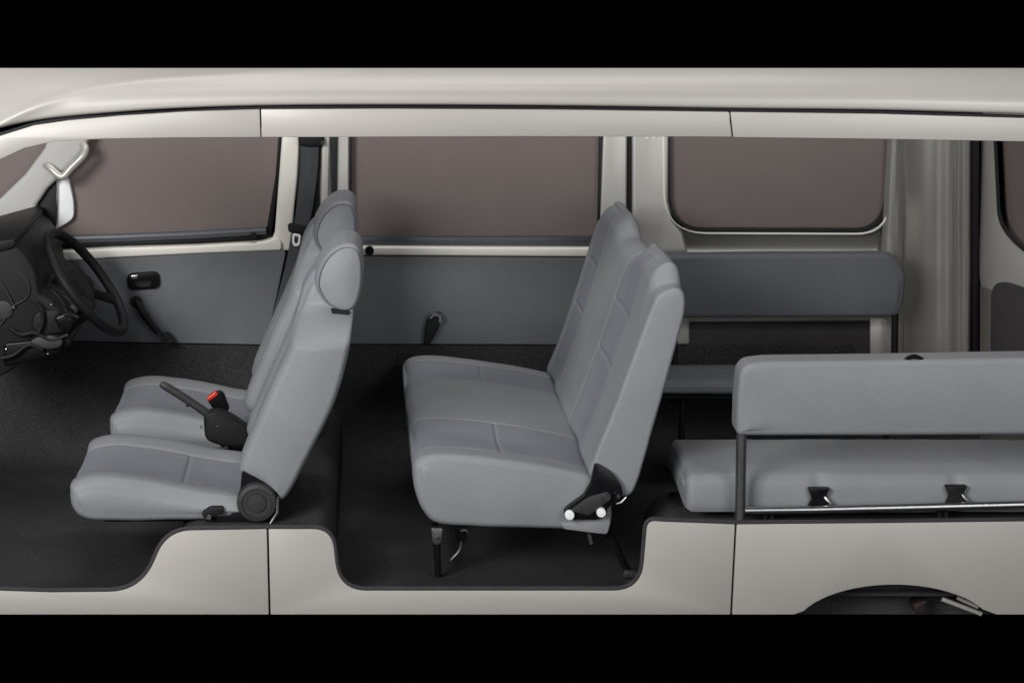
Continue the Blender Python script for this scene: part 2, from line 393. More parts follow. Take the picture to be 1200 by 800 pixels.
slab('door_edge', [(707,150),(735,150),(734,305),(702,305),(704,240)], YF-.002, .04, M['inner'], sd, bevel=.006, seg=3)
slab('edge_groove', [(734,150),(742,150),(741,305),(734,305)], YF+.016, .02, M['rubber'], sd, bevel=.002)
# --- C pillar, quarter window and rear corner
cpil = slab('rear_side_pillar', [(741,150),(784,150),(783,235),(788,258),(800,272),(808,304),(808,404),(741,404)], YF-.004, .04, M['inner'], van, bevel=.008, seg=4)
bm = bmesh.new()
for q in ((758,161),(766,161)): disc(bm, P(*q,YF-.005), (0,-1,0), .006, .004, 12)
finish('trim_clip', bm, M['cream'], cpil)
qw = thing('quarter_window', P(912,272,YF), None, None); qw.parent = van; qw.location = P(912,272,YF)-van.location
wout = rounded([(779,140),(1049,140),(1045,215),(1034,272),(800,272),(780,258)], [0,0,40,34,34,20], 8)
win_ = [(784,140),(1044,140)]
def ring(name, outer, inner, Y0, Y1, m, parent, bevel=.002):
    bm = bmesh.new(); n = len(outer)
    V = [[bm.verts.new(P(*p, Y)) for p in pts] for pts, Y in ((outer, Y0), (outer, Y1), (inner, Y1), (inner, Y0))]
    for a in range(4):
        A, B = V[a], V[(a+1) % 4]
        for k in range(n): bm.faces.new((A[k], A[(k+1) % n], B[(k+1) % n], B[k]))
    return finish(name, bm, m, parent, bevel=bevel)
o_ = rounded([(780,140),(1050,140),(1046,205),(1036,272),(781,271)], [0,0,60,44,46], 8)
i_ = rounded([(785,144),(1044,144),(1040.5,205),(1030,267.5),(786,266.5)], [0,0,58,38,40], 8)
o2 = rounded([(776,132),(1056,132),(1051,208),(1038,275.5),(777,274.5)], [0,0,62,50,52], 8)
ring('window_seal', o_, i_, YF+.004, YF+.05, M['rubber'], qw)
ring('window_surround', o2, rounded([(779,139),(1051,139),(1047,205),(1037,273),(780,272)], [0,0,60,44,46], 8), YF-.0068, YF+.04, M['cream'], qw, bevel=.002)
slab('window_pane', rounded([(782,140),(1047,140),(1043,205),(1033,270),(783,269)], [0,0,58,40,42], 8), YF+.026, .006, M['glass'], qw, bevel=0)
# panel under the quarter window: rolled metal with a soft hollow
def hollow(name, pts_top, pts_bot, ydep, m, parent, n=10):
    bm = bmesh.new(); rows = []
    for j in range(n+1):
        t = j/n
        rows.append([bm.verts.new(P(a[0]+(b[0]-a[0])*t, a[1]+(b[1]-a[1])*t, ydep(t, i/(len(pts_top)-1)))) for i, (a, b) in enumerate(zip(pts_top, pts_bot))])
    for A, B in zip(rows, rows[1:]):
        for k in range(len(A)-1): bm.faces.new((A[k], A[k+1], B[k+1], B[k]))
    bmesh.ops.solidify(bm, geom=bm.faces[:], thickness=.004)
    return finish(name, bm, m, parent, sharp=1.2)
xs = [786+k*(1044-786)/20 for k in range(21)]
hollow('waist_panel', [(x,266) for x in xs], [(x,380) for x in xs], lambda t, u: YF+.012+.022*math.sin(min(1, t*2.4)*math.pi)*(1 if t < .42 else .2), M['inner_d'], van, 24)
# rear corner pillar: shallow fluted panel from window to tailgate opening
fl_ = catmull([(1040,0,0),(1047,-.014,0),(1054,-.012,0),(1062,.004,0),(1080,.016,0),(1098,.013,0),(1112,-.003,0),(1119,.002,0),(1124,.004,0),(1128,-.012,0),(1134,-.014,0),(1137,-.006,0)], 5)
cols = [p.x for p in fl_]; dep = [p.y for p in fl_]
def slant(x, y): return x-(y-160)*.055*max(0, (1062-x)/22) if x < 1062 else x-(y-160)*.03*max(0,(1110-x)/60)
bm = bmesh.new(); rows = []
for y in range(140, 580, 12): rows.append([bm.verts.new(P(slant(x,y) if y < 300 else slant(x,300), y, YF+d)) for x, d in zip(cols, dep)])
for A, B in zip(rows, rows[1:]):
    for k in range(len(A)-1): bm.faces.new((A[k], A[k+1], B[k+1], B[k]))
bmesh.ops.solidify(bm, geom=bm.faces[:], thickness=.004)
finish('rear_corner_panel', bm, M['inner_d'], van, sharp=1.2)
# --- tailgate: across the back of the van, seen at a slant
XT = P(1140,300,YF).x
slab('tailgate_seal', [(1135.5,140),(1148,140),(1147,420),(1146,520),(1135.5,520)], YF+.01, .03, M['rubber'], van, bevel=.004)
tg = thing('tailgate', P(1150,420,YF), None, None); tg.parent = van; tg.location = P(1150,420,YF)-van.location
def gate(name, pts, X, th, m, bevel=.004, parent=tg):
    bm = bmesh.new(); prism(bm, [PXp(x, y, X) for x, y in pts], Vector((th, 0, 0))); return finish(name, bm, m, parent, bevel=bevel, seg=3)
XG = P(1149,300,YF).x
def ringx(name, outer, inner, X0, X1, m, bevel=.003):
    bm = bmesh.new(); n = len(outer)
    V = [[bm.verts.new(PXp(*p, X)) for p in pts] for pts, X in ((outer, X0), (outer, X1), (inner, X1), (inner, X0))]
    for a in range(4):
        A, B = V[a], V[(a+1) % 4]
        for k in range(n): bm.faces.new((A[k], A[(k+1) % n], B[(k+1) % n], B[k]))
    return finish(name, bm, m, tg, bevel=bevel)
to = [(1148,140),(1300,140),(1300,600),(1148,560)]
ti = rounded([(1164,140),(1300,140),(1300,352),(1196,292),(1170,262)], [0,0,0,22,26], 8)
toR = [(1148,136)]+[(1300,136),(1300,560)]
# frame skin with the window opening (outer outline resampled to the count of the inner one)
def resample(pts, ref):
    c = Vector((1225, 240)); out = []
    for x, y in ref:
        d = Vector((x, y))-c; best = None
        for i in range(len(pts)):
            a, b = Vector(pts[i-1]), Vector(pts[i]); e = b-a
            den = d.x*e.y-d.y*e.x
            if abs(den) < 1e-9: continue
            w = a-c; t = (w.x*e.y-w.y*e.x)/den; s = (w.x*d.y-w.y*d.x)/den
            if t > 0 and -1e-6 <= s <= 1+1e-6 and (best is None or t < best): best = t
        out.append(tuple(c+d*best))
    return out
outer = resample([(1148,120),(1310,120),(1310,400),(1148,335)], ti)
ringx('tailgate_frame', outer, ti, XG, XG+.03, M['inner'], bevel=.005)
gate('tailgate_lower', [(1148,334),(1310,399),(1310,620),(1148,560)], XG+.001, .03, M['inner_d'])
ts = rounded([(1167,138),(1300,138),(1300,350),(1198,290),(1173,260)], [0,0,0,22,26], 8)
ts_o = rounded([(1163,139),(1301,139),(1301,354),(1196,294),(1169,264)], [0,0,0,22,26], 8)
ringx('window_seal', ts_o, ts, XG-.002, XG+.02, M['rubber'], bevel=.001)
gate('window_pane', [(1160,130),(1310,130),(1310,360),(1160,300)], XG+.022, .005, M['glass'], 0)
gate('gate_trim', rounded([(1160,450),(1161,342),(1166,331),(1178,330),(1310,372),(1310,520)], [0,6,6,6,0,0]), XG-.006, .01, M['lower'])

# ================================================================== FRONT SEATS
def front_seat(label):
    t = thing('front_seat', P(210,614,.34), label, 'car seat', 'front seats')
    Y0, Y1 = .10, .58; yc = (Y0+Y1)/2
    prof = [(81,578),(84,596),(96,608),(120,612),(200,611.5),(270,609),(312,606),(322,590),(312,580),(285,586),(240,582),(190,572),(150,566),(118,563),(96,566),(85,571)]
    xs1 = P(211,575,Y0).x
    def disp(x, y, z, nx, nz):
        d = 0
        if nz > .2:
            e = abs(y-yc)
            q = max(0, min(1, (nz-.2)/.6)); q = q*q*(3-2*q)
            d += q*(.010*g(e-.19, .05)-.012*g(e, .15))          # bolsters and dished middle
            if e < .135: d -= .0035*g(x-xs1, .004)
            d -= .0025*g(e-.135, .004)
        if abs(y-yc) > .2 and nz < .5: d += 0.0
        return d
    def mi(x, y, z, nx, nz): return 1 if (nz > .25 and abs(y-yc) < .135) else 0
    loft('cushion', prof, Y0, Y1, [M['vinyl'], M['vinyl_c']], t, rnd=.024, rin=.018, seams=(yc-.135, yc+.135), disp=disp, mi=mi, N=240)
    bprof = [(284,556),(285,540),(296,512),(318,462),(340,414),(355,376),(364,352),(374,338),(388,331),(404,333),(414,346),(414,372),(407,420),(396,462),(380,500),(360,540),(343,572),(334,585),(326,587),(305,570)]
    zt, zb = P(400,368,Y0).z, P(400,408,Y0).z
    zs = P(340,414,Y0).z
    zc0, zc1 = P(0,440,Y0).z, P(0,352,Y0).z
    def bdisp(x, y, z, nx, nz):
        d = 0
        if nx < -.2:
            e = abs(y-yc)
            q = max(0, min(1, (-nx-.2)/.5)); q = q*q*(3-2*q)
            d += q*(.010*g(e-.185, .05)-.014*g(e, .13))
            t_ = max(0, min(1, (z-zc0)/(zc1-zc0))); t_ = t_*t_*(3-2*t_)
            d += q*.036*t_*max(0, 1-(e/.20)**2.5)
            d -= .0025*g(e-.13, .004)
        return d
    def bwarp(v):
        k = (v.z-zb)/(zt-zb)
        if k > 0:
            k = min(1, k); s = 1-.60*(k*k*(3-2*k))
            v.y = yc+(v.y-yc)*s
        return v
    loft('backrest', bprof, Y0, Y1, [M['vinyl'], M['vinyl_c']], t, rnd=.022, rin=.016, seams=(yc-.13, yc+.13), disp=bdisp, warp=bwarp,
         mi=lambda x, y, z, nx, nz: 1 if (nx < -.3 and abs(y-yc) < .13) else 0, N=240)
    hp = [(371,338),(373,318),(383,300),(397,289),(411,286),(421,292),(425,308),(425,332),(420,354),(412,365),(398,366),(382,357)]
    def hdisp(x, y, z, nx, nz): return .010*max(0, -nx)**.8*max(0, 1-(abs(y-yc)/.113)**2.5)
    hr = loft('headrest', hp, .225, .455, [M['vinyl'], M['vinyl_c']], t, rnd=.024, rin=.013, N=140, disp=hdisp, puff=.008, cap=dome,
         mi=lambda x, y, z, nx, nz: 0)
    for yy in (.2262, .4538):
        bm = bmesh.new(); tube(bm, [Vector((p.x, yy, p.z)) for p in catmull([P(410-(410-x)*.90-1, 327-(327-y)*.90, .15) if False else P(399+(x-399)*.88, 327+(y-327)*.90, .225) for x, y in hp], 5, True)], .0014, 6, closed=True); finish('side_piping', bm, M['vinyl_d'], hr)
    bm = bmesh.new(); tube(bm, [P(391,372,.30), P(391,352,.30)], .006, 8); tube(bm, [P(391,372,.40), P(391,352,.40)], .006, 8)
    prism(bm, px([(388,362),(409,365),(409,370),(389,368)], .214), Vector((0,.245,0)))  # black block stands in for the dark gap under the headrest
    finish('headrest_post_gap', bm, M['black'], t)
    # recliner
    bm = bmesh.new(); c = P(301,588,.092)
    disc(bm, c, (0,-1,0), .045, .02, 36, [(.048,-.03),(.048,.004),(.045,.010),(.036,.012),(.034,.009),(.024,.009),(.022,.013),(.010,.014)])
    rc = finish('recliner_cover', bm, M['dgrey'], t, sharp=.5)
    bm = bmesh.new(); prism(bm, px(rounded([(283,556),(284,551),(300,558),(322,570),(329,582),(324,606),(318,614),(296,616),(240,613),(240,607),(270,602),(280,590)], 3), .100), Vector((0,.03,0)))
    finish('recliner_plate', bm, M['gloss'], t, bevel=.002)
    bm = bmesh.new(); prism(bm, px(rounded([(236,600),(246,594),(262,594),(262,602),(248,606),(238,607)], 3), .082), Vector((0,.02,0)))
    lv = finish('recliner_lever', bm, M['black'], t, bevel=.003)
    bm = bmesh.new(); disc(bm, P(245,605.5,.081), (0,-1,0), .006, .004, 12)
    finish('lever_pin', bm, M['steel'], lv)
    bm = bmesh.new(); tube(bm, [P(326,582,.086), P(325,600,.084), P(317,613,.084)], .0035, 8); finish('cable', bm, M['steel'], t)
    for yy in (.16, .50):
        bm = bmesh.new(); prism(bm, px([(112,612),(322,608),(322,618),(120,619)], .10), Vector((0,.03,0)))
        for v in bm.verts: v.co.y += yy-.10
        finish('seat_rail', bm, M['black'], t, bevel=.002)
    return t
def copy_tree(o, parent=None):
    c = o.copy(); COL.objects.link(c)
    if parent: c.parent = parent
    for ch in list(o.children): copy_tree(ch, c)
    return c
seat = front_seat('light grey front seat nearest the cut side, with a round black recliner cover in view')
seat2 = copy_tree(seat); seat2.location = seat.location+Vector((.0, .70, 0))
for ch in seat2.children:
    k_ = ch.name.split('.')[0]
    if k_ == 'cushion': ch.location.x += .024
    elif k_ in ('backrest', 'headrest', 'headrest_post_gap'): ch.location.x -= .022
seat2['label'] = 'light grey front seat farther away by the steering wheel, half hidden behind the other'

# ================================================================== MIDDLE BENCH
mb = thing('bench_seat', P(610,690,.6), 'light grey middle row bench seat with blue grey stripes and black side hinge', 'bench seat')
B0, B1 = .12, 1.31
bands = [(.34,.64), (1.05,1.26)]
edges_ = [e for b in bands for e in b]
cbands = [(.21,.52), (1.02,1.24)]; cedges = [e for b in cbands for e in b]
cprof = [(484,552),(486,575),(496,600),(514,615),(560,619),(640,621),(700,622),(716,615),(716,585),(705,566),(690,558),(650,549),(600,541),(550,535),(515,533),(495,536),(486,543)]
xsm = P(590,540,B0).x
def cd(x, y, z, nx, nz):
    d = 0
    if nz > .2:
        for e in cedges: d -= .0025*g(y-e, .004)
        for a, b in cbands:
            if a < y < b: d -= .0035*g(x-xsm, .004)
            d -= .010*g(y-(a+b)/2, .12)
        d += .004*g(y-.74, .1)
    return d
def cw(v):
    v.x -= (v.y-B0)/(B1-B0)*.018; return v
def cm(x, y, z, nx, nz): return 1 if nz > .3 and any(a < y < b for a, b in cbands) else 0
loft('cushion', cprof, B0, B1, [M['vinyl'], M['vinyl_c']], mb, rnd=.024, rin=.018, seams=cedges, warp=cw, disp=cd, mi=cm, N=260, nv=60)
bprof = [(690,556),(697,535),(715,490),(737,432),(754,386),(764,360),(770,348),(780,341),(794,338),(803,345),(803,366),(795,398),(783,440),(769,490),(755,540),(746,568),(739,580),(728,582),(708,572)]
zt = P(790,331,B0).z
zlow = P(760,400,B0).z
xk = P(755,386,B0)
z_s1 = P(0,395,B0).z; z_s2 = P(0,455,B0).z
def bd(x, y, z, nx, nz):
    d = 0
    if nx < -.25:
        for e in edges_: d -= .0025*g(y-e, .004)
        for a, b in bands:
            if a < y < b: d -= .0035*(g(z-z_s1, .004)+g(z-z_s2, .004)); d -= .006*g(y-(a+b)/2, .1)
    return d
def bump_(y):
    s = lambda a, b, t: max(0, min(1, (t-a)/(b-a)))**2*(3-2*max(0, min(1, (t-a)/(b-a))))
    return s(.185,.232,y)*(1-s(.50,.60,y))+s(.86,.96,y)*(1-s(1.22,1.29,y))
def bw(v):
    k = max(0, min(1, (v.z-zlow)/(zt-zlow)))
    b = bump_(v.y)
    v.z += k**1.6*.052*b; f = (v.y-B0)/(B1-B0); v.x -= f*(.028+.022*max(0, (v.z-zf-.35)/.5))
    return v
loft('backrest', bprof, B0, B1, [M['vinyl'], M['vinyl_c']], mb, rnd=.012, rin=.009, puff=.002, seams=edges_+[.19,.23,.55,.59,.9,1.20], disp=bd, warp=bw,
     mi=lambda x, y, z, nx, nz: 1 if nx < -.4 and any(a < y < b for a, b in bands) else 0, N=260, nv=60)
bm = bmesh.new(); prism(bm, px(rounded([(660,600),(664,594),(684,580),(692,566),(697,544),(703,545),(716,553),(727,566),(731,580),(722,588),(712,596),(711,605),(700,609),(680,609),(664,608)], [5,3,3,3,2,2,4,5,5,3,3,5,4,4,5]), .098), Vector((0,.02,0)))
hb = finish('hinge_bracket', bm, M['gloss'], mb, bevel=.003)
bm = bmesh.new(); prism(bm, px(rounded([(668,598),(690,582),(712,576),(718,582),(704,594),(690,604)], 4), .094), Vector((0,.012,0))); finish('hinge_arm', bm, M['dgrey'], hb, bevel=.003)
for c, r in (((667.5,603),.0115), ((704.5,600),.0115)):
    bm = bmesh.new(); disc(bm, P(*c,.092), (0,-1,0), r, .012, 20, [(r,-.006),(r,.004),(r*.9,.007),(r*.3,.008)]); finish('bolt_cap', bm, M['white'], hb)
for c, r in (((711,582),.009), ((724.5,580.5),.005)):
    bm = bmesh.new(); disc(bm, P(*c,.092), (0,-1,0), r, .008, 16); finish('pivot', bm, M['steel'], hb)
bm = bmesh.new(); tube(bm, catmull([P(722,590,.093),P(728,588,.093),P(734,582,.095)],4), .003, 8); finish('hinge_spring', bm, M['steel'], hb)
slabp = rounded([(700,607),(714,602),(716,616),(712,625),(694,624)], 4)
slab('hem', rounded([(656,612),(690,609),(714,603),(716,610),(712,626),(700,625),(660,620)], 4), .115, .02, M['vinyl'], mb, bevel=.004)
def leg(pts, r, Y): 
    bm = bmesh.new(); q = [P(x, y, Y) for x, y in pts]; tube(bm, q, r, 10); return finish('leg', bm, M['gloss'], mb)
for Y in (.16, 1.25):
    dz = zf
    q0 = P(512,618,.16); bm = bmesh.new(); tube(bm, [Vector((q0.x,Y,q0.z)), Vector((q0.x+.003,Y,zf+.002))], .008, 10); l = finish('leg', bm, M['gloss'], mb)
    bm = bmesh.new(); prism(bm, [Vector((p.x,Y-.012,p.z)) for p in px(rounded([(505,617),(519,617),(517,634),(512,638),(507,634)],3), .16)], Vector((0,.02,0))); finish('leg_plate', bm, M['dsteel'], l, bevel=.002)
    bm = bmesh.new(); a = P(513,628,.16); disc(bm, Vector((a.x,Y-.013,a.z)), (0,-1,0), .004, .003, 12); finish('rivet', bm, M['steel'], l)
    a, b = P(712,620,.16), P(737,684,.16)
    bm = bmesh.new(); tube(bm, [Vector((a.x,Y,a.z)), Vector((b.x,Y,zf+.008))], .009, 10); l = finish('leg', bm, M['gloss'], mb)
    bm = bmesh.new(); prism(bm, [Vector((b.x-.02,Y-.02,zf+.003)), Vector((b.x+.025,Y-.02,zf+.003)), Vector((b.x+.02,Y-.02,zf+.018)), Vector((b.x-.012,Y-.02,zf+.022))], Vector((0,.04,0))); finish('foot', bm, M['dgrey'], l, bevel=.003)
bm = bmesh.new(); prism(bm, px(rounded([(532,616),(549,617),(547,630),(543,638),(536,636)],3), .22), Vector((0,.03,0))); fl = finish('floor_latch', bm, M['gloss'], mb, bevel=.003)
bm = bmesh.new(); tube(bm, catmull([P(540,622,.215),P(546,621,.21),P(549,625,.212)],4), .0035, 8); tube(bm, catmull([P(541,634,.215),P(538,645,.215),P(528,656,.215)],5), .0035, 8); finish('latch_spring', bm, M['dsteel'], fl)
bm = bmesh.new(); tube(bm, [P(690,624,.15), P(693,637,.15)], .005, 8); finish('latch_pin', bm, M['dsteel'], mb)
bm = bmesh.new(); a, b = P(512,652,.16), P(512,652,.16); tube(bm, [Vector((a.x,.16,a.z)), Vector((a.x,1.25,a.z))], .008, 10); finish('cross_bar', bm, M['gloss'], mb)

# ================================================================== NEAR SIDE BENCH
nb = thing('side_bench', P(1040,612,.25), 'light grey sideways bench on the cut side, seen from behind its padded backrest', 'bench seat', 'sideways rear benches')
NB0, NB1 = .035, .135
# padded board: outline in the picture plane, rounded front and back
def board(name, pts, Y0, Y1, m, parent, rnd=.03, sub=0.0):
    """upright pad: pixel outline at Y0 carried to Y1, edges rolled"""
    base = [P(x, y, Y0) for x, y in pts]; N = len(base)
    area = sum(base[i-1].x*base[i].z-base[i].x*base[i-1].z for i in range(N)); s = 1 if area > 0 else -1
    nor = []
    for i in range(N):
        a = (base[i]-base[i-1]); b = (base[(i+1) % N]-base[i]); t = (a.normalized()+b.normalized())
        t.normalize(); nor.append(Vector((s*t.z, 0, -s*t.x)))
    st = []
    na = 7
    for k in range(na+1):
        a = math.pi/2*k/na; st.append((Y0+rnd*(1-math.cos(a)), rnd*(1-math.sin(a))))
    for k in range(na+1):
        a = math.pi/2*(1-k/na); st.append((Y1-rnd*(1-math.cos(a)), rnd*(1-math.sin(a))))
    q = []
    for i in range(N):
        a_, b_ = base[i], base[(i+1) % N]; m_ = max(1, int((b_-a_).length/.012))
        q += [(a_.x+(b_.x-a_.x)*k/m_, a_.z+(b_.z-a_.z)*k/m_) for k in range(m_)]
    N = len(q)
    IN = insets(q, sorted({round(i, 7) for y, i in st}))
    bm = bmesh.new(); rings = []
    for y, ins in st: rings.append([bm.verts.new(Vector((a, y+.0012*noise.noise(Vector((a*8, y*8, b*8))), b))) for a, b in IN[round(ins, 7)]])
    for A, B in zip(rings, rings[1:]):
        for k in range(N): bm.faces.new((A[k], A[(k+1) % N], B[(k+1) % N], B[k]))
    cap(bm, rings[0], Vector((0, -.006, 0)), 12); cap(bm, rings[-1], Vector((0, .006, 0)), 12)
    return finish(name, bm, m, parent, sharp=.9)
nbk = board('backrest', rounded([(863,511),(864,470),(868,428),(900,424.5),(1030,423),(1200,420),(1330,418),(1330,509),(1200,510),(1030,511)], [8,0,38,0,0,0,8,8,0,0], 10), NB0, NB1, M['vinyl'], nb, rnd=.014)
bm = bmesh.new(); tube(bm, catmull([P(1061,427,.05),P(1062.5,421,.05),P(1071,417.5,.05),P(1079.5,421,.05),P(1081,427,.05)], 6), .0055, 10); finish('belt_loop', bm, M['gloss'], nbk)
def nbw(v): return v
# cushion: long in X; profile is in the YZ plane
def xcushion(name, xa, xb, prof, m, parent, rnd=.03, nx=60, warp=None):
    """prof: closed list of (Y,Z); carried along X with rounded ends"""
    c = catmull([(a, b, 0) for a, b in prof], 8, True); N = len(c)
    area = sum(c[i-1].x*c[i].y-c[i].x*c[i-1].y for i in range(N)); s = 1 if area > 0 else -1
    nor = []
    for i in range(N):
        d = (c[(i+1) % N]-c[i-1]).normalized(); nor.append(Vector((s*d.y, -s*d.x, 0)))
    st = []
    for k in range(8): a = math.pi/2*k/7; st.append((xa+rnd*(1-math.cos(a)), rnd*(1-math.sin(a))))
    st += [(xa+rnd+(xb-xa-2*rnd)*k/nx, 0) for k in range(1, nx)]
    for k in range(8): a = math.pi/2*(1-k/7); st.append((xb-rnd*(1-math.cos(a)), rnd*(1-math.sin(a))))
    IN = insets([(p.x, p.y) for p in c], sorted({round(i, 7) for x, i in st}))
    bm = bmesh.new(); rings = []
    for x, ins in st:
        R = []
        for p, n in zip(IN[round(ins, 7)], nor):
            v = Vector((x, p[0], p[1])); w = .002*noise.noise(v*7)+.001*noise.noise(v*22)
            v += Vector((0, n.x*w, n.y*w))
            if warp: v = warp(v)
            R.append(bm.verts.new(v))
        rings.append(R)
    for A, B in zip(rings, rings[1:]):
        for k in range(N): bm.faces.new((A[k], A[(k+1) % N], B[(k+1) % N], B[k]))
    cap(bm, rings[0], Vector((-.008, 0, 0))); cap(bm, rings[-1], Vector((.008, 0, 0)))
    return finish(name, bm, m, parent, sharp=.9)
ztop = P(800,556,.12).z; zbot = P(800,598,.12).z
xa = P(803,580,.12).x; xb = P(1330,580,.12).x
pins = [P(960,580,.1).x, P(1121,578,.1).x]
def nwarp(v):
    if v.y < .17:
        for q in pins: v.y += .010*g(v.x-q, .014); v.z += .0
    return v
xcushion('cushion', xa, xb, [(.105,zbot+.006),(.10,(ztop+zbot)/2),(.108,ztop-.008),(.14,ztop+.006),(.25,ztop+.012),(.36,ztop+.012),(.46,ztop+.004),(.485,ztop-.02),(.485,zbot+.01),(.46,zbot),(.28,zbot-.004),(.13,zbot-.002)], M['vinyl'], nb, rnd=.02, nx=90, warp=nwarp)
bm = bmesh.new(); tube(bm, [P(869,508,.06), P(868,560,.06), P(867,613,.06)], .0125, 12); po = finish('frame_post', bm, M['dsteel'], nb)
bm = bmesh.new(); disc(bm, P(869,611,.045), (0,-1,0), .006, .004, 12); finish('bolt', bm, M['steel'], po)
bm = bmesh.new(); tube(bm, [P(866,598,.065), P(950,597,.065), P(1060,594.5,.065), P(1200,591,.065), P(1330,588,.065)], .0095, 12); finish('frame_rail', bm, M['mid_steel'], nb)
for x, y in ((960,581),(1121,578.5)):
    bm = bmesh.new(); prism(bm, px(rounded([(x-13,y-9),(x+13,y-9),(x+9,y-3),(x+9,y+4),(x+15,y+13),(x-13,y+13),(x-8,y+4)], 2), .085), Vector((0,.02,0)))
    br = finish('bracket', bm, M['gloss' if x < 1000 else 'black'], nb, bevel=.003)
    bm = bmesh.new(); tube(bm, [P(x+6,y+1,.082), P(x+13,y+9,.08), P(x+11,y+14,.08)], .0035, 8); finish('hook', bm, M['steel'], br)
for x in (901,1105):
    bm = bmesh.new(); a = P(x,596,.1); tube(bm, [P(x-4,597,.09), P(x-4,618,.09)], .006, 8); tube(bm, [P(x+4,597,.09), P(x+4,618,.09)], .006, 8); finish('leg', bm, M['black'], nb)

# ================================================================== FAR SIDE BENCH
fb = thing('side_bench', P(920,462,1.2), 'slate grey sideways bench against the far wall under the quarter window', 'bench seat', 'sideways rear benches')
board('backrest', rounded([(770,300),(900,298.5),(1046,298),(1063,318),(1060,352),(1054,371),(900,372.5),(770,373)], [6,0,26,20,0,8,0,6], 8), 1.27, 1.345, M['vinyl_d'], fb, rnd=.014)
zt2 = P(800,428,1.28).z; zb2 = P(800,462,1.07).z
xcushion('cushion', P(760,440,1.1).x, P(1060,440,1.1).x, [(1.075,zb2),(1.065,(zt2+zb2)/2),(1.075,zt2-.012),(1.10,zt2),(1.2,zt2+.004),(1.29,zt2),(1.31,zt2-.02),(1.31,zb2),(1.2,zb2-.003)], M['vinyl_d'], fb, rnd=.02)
bm = bmesh.new(); tube(bm, [P(1049,368,1.30), P(1048,430,1.30), P(1047,470,1.30)], .010, 12); finish('frame_post', bm, M['black'], fb)
bm = bmesh.new(); tube(bm, [P(790,368,1.30), P(790,470,1.30)], .010, 12); finish('frame_post', bm, M['black'], fb)
bm = bmesh.new(); a, b = P(770,464,1.10), P(1055,464,1.10); tube(bm, [a, b], .009, 10); finish('frame_rail', bm, M['black'], fb)
for x in (800, 1040):
    bm = bmesh.new(); a = P(x,462,1.12); tube(bm, [a, Vector((a.x,1.12,zf))], .009, 10); finish('leg', bm, M['black'], fb)

# ================================================================== DASHBOARD, STEERING WHEEL
da = thing('dashboard', P(20,440,.8), 'glossy black dashboard cut through in section at the left edge', 'dashboard')
slab('dash_body', rounded([(-60,300),(-20,288),(8,284),(17,286),(30,298),(42,318),(46,345),(60,352),(82,372),(84,386),(70,396),(40,398),(30,420),(5,440),(-60,450)], [0,6,6,4,8,8,4,6,6,5,8,8,8,8,0]), .80, .56, M['black'], da, bevel=.008, seg=3)
slab('dash_top', rounded([(-40,293),(4,281),(17,280),(19,288),(12,292),(-40,304)], 4), .79, .58, M['black'], da, bevel=.005, seg=3)
bm = bmesh.new(); tube(bm, catmull([P(20,318,.796),P(32,330,.794),P(34,342,.794),P(30,350,.794),P(16,358,.794)], 6), .002, 8); tube(bm, catmull([P(0,330,.796),P(8,342,.794),P(16,358,.792)], 5), .002, 8); tube(bm, catmull([P(16,358,.792),P(8,370,.794),P(0,381,.796)], 5), .003, 8); finish('gauge_rim', bm, M['dgrey'], da)
bm = bmesh.new(); disc(bm, P(4,363,.797), (0,-1,0), .022, .006, 24, [(.024,0),(.024,.004),(.017,.005)]); finish('dial', bm, M['dgrey'], da)
bm = bmesh.new(); disc(bm, P(16,359.5,.79), (0,-1,0), .004, .004, 12); finish('screw', bm, M['steel'], da)
slab('column_shroud', rounded([(44,340),(62,336),(96,352),(108,368),(100,378),(70,392),(46,388)], 8), .93, .14, M['black'], da, bevel=.012, seg=3)
vt = slab('stalk_knob', rounded([(74,361),(86,357),(93,362),(90,368),(78,368)], 4), .90, .03, M['dgrey'], da, bevel=.005, seg=3)
slab('vent_pod', rounded([(34,401),(42,395),(62,393),(74,398),(72,407),(58,410),(40,406)], 5), .77, .05, M['dgrey'], da, bevel=.008, seg=3)
slab('lower_cover', rounded([(4,402),(46,398),(80,394),(84,404),(64,416),(30,424),(4,430)], 6), .79, .35, M['gloss'], da, bevel=.008, seg=3)
for q, r in (((60,357),.003), ((7,409),.004), ((56,414.5),.003)):  # bright studs added in place of small glints on the dash
    bm = bmesh.new(); disc(bm, P(*q,.788), (-.3,-1,.4), r, .004, 14, [(r,-.004),(r,.001),(r*.8,.003),(r*.3,.004)]); finish('glint_stud', bm, M['steel'], da)
slab('knee_panel', rounded([(40,366),(66,362),(80,376),(74,390),(46,394),(36,384)], 6), .785, .05, M['black'], da, bevel=.006, seg=3)
for pts_ in ([(38,352),(48,362),(50,378),(44,392)], [(60,340),(72,352),(78,366),(92,372)], [(10,384),(24,392),(40,390),(60,398),(80,392)], [(0,420),(16,416),(34,404),(50,410)]):
    bm = bmesh.new(); tube(bm, catmull([P(*q,.772) for q in pts_], 6), .005, 8); finish('cable', bm, M['black'], da)
slab('ignition_barrel', rounded([(62,372),(76,366),(86,374),(84,386),(70,388)], 5), .74, .06, M['gloss'], da, bevel=.008, seg=3)
sw = thing('steering_wheel', P(100,332,1.04), 'black two spoke steering wheel standing in front of the far front seat', 'steering wheel')
c = P(101,331,1.04); top = P(58,276,1.04); lo = P(143,387,1.04)
ax = (lo-top); R = ax.length/2; e1 = ax.normalized(); nrm = Vector((-e1.z, 0, e1.x)); 
if nrm.x < 0: nrm = -nrm
e2 = Vector((0, 1, 0)); n2 = nrm
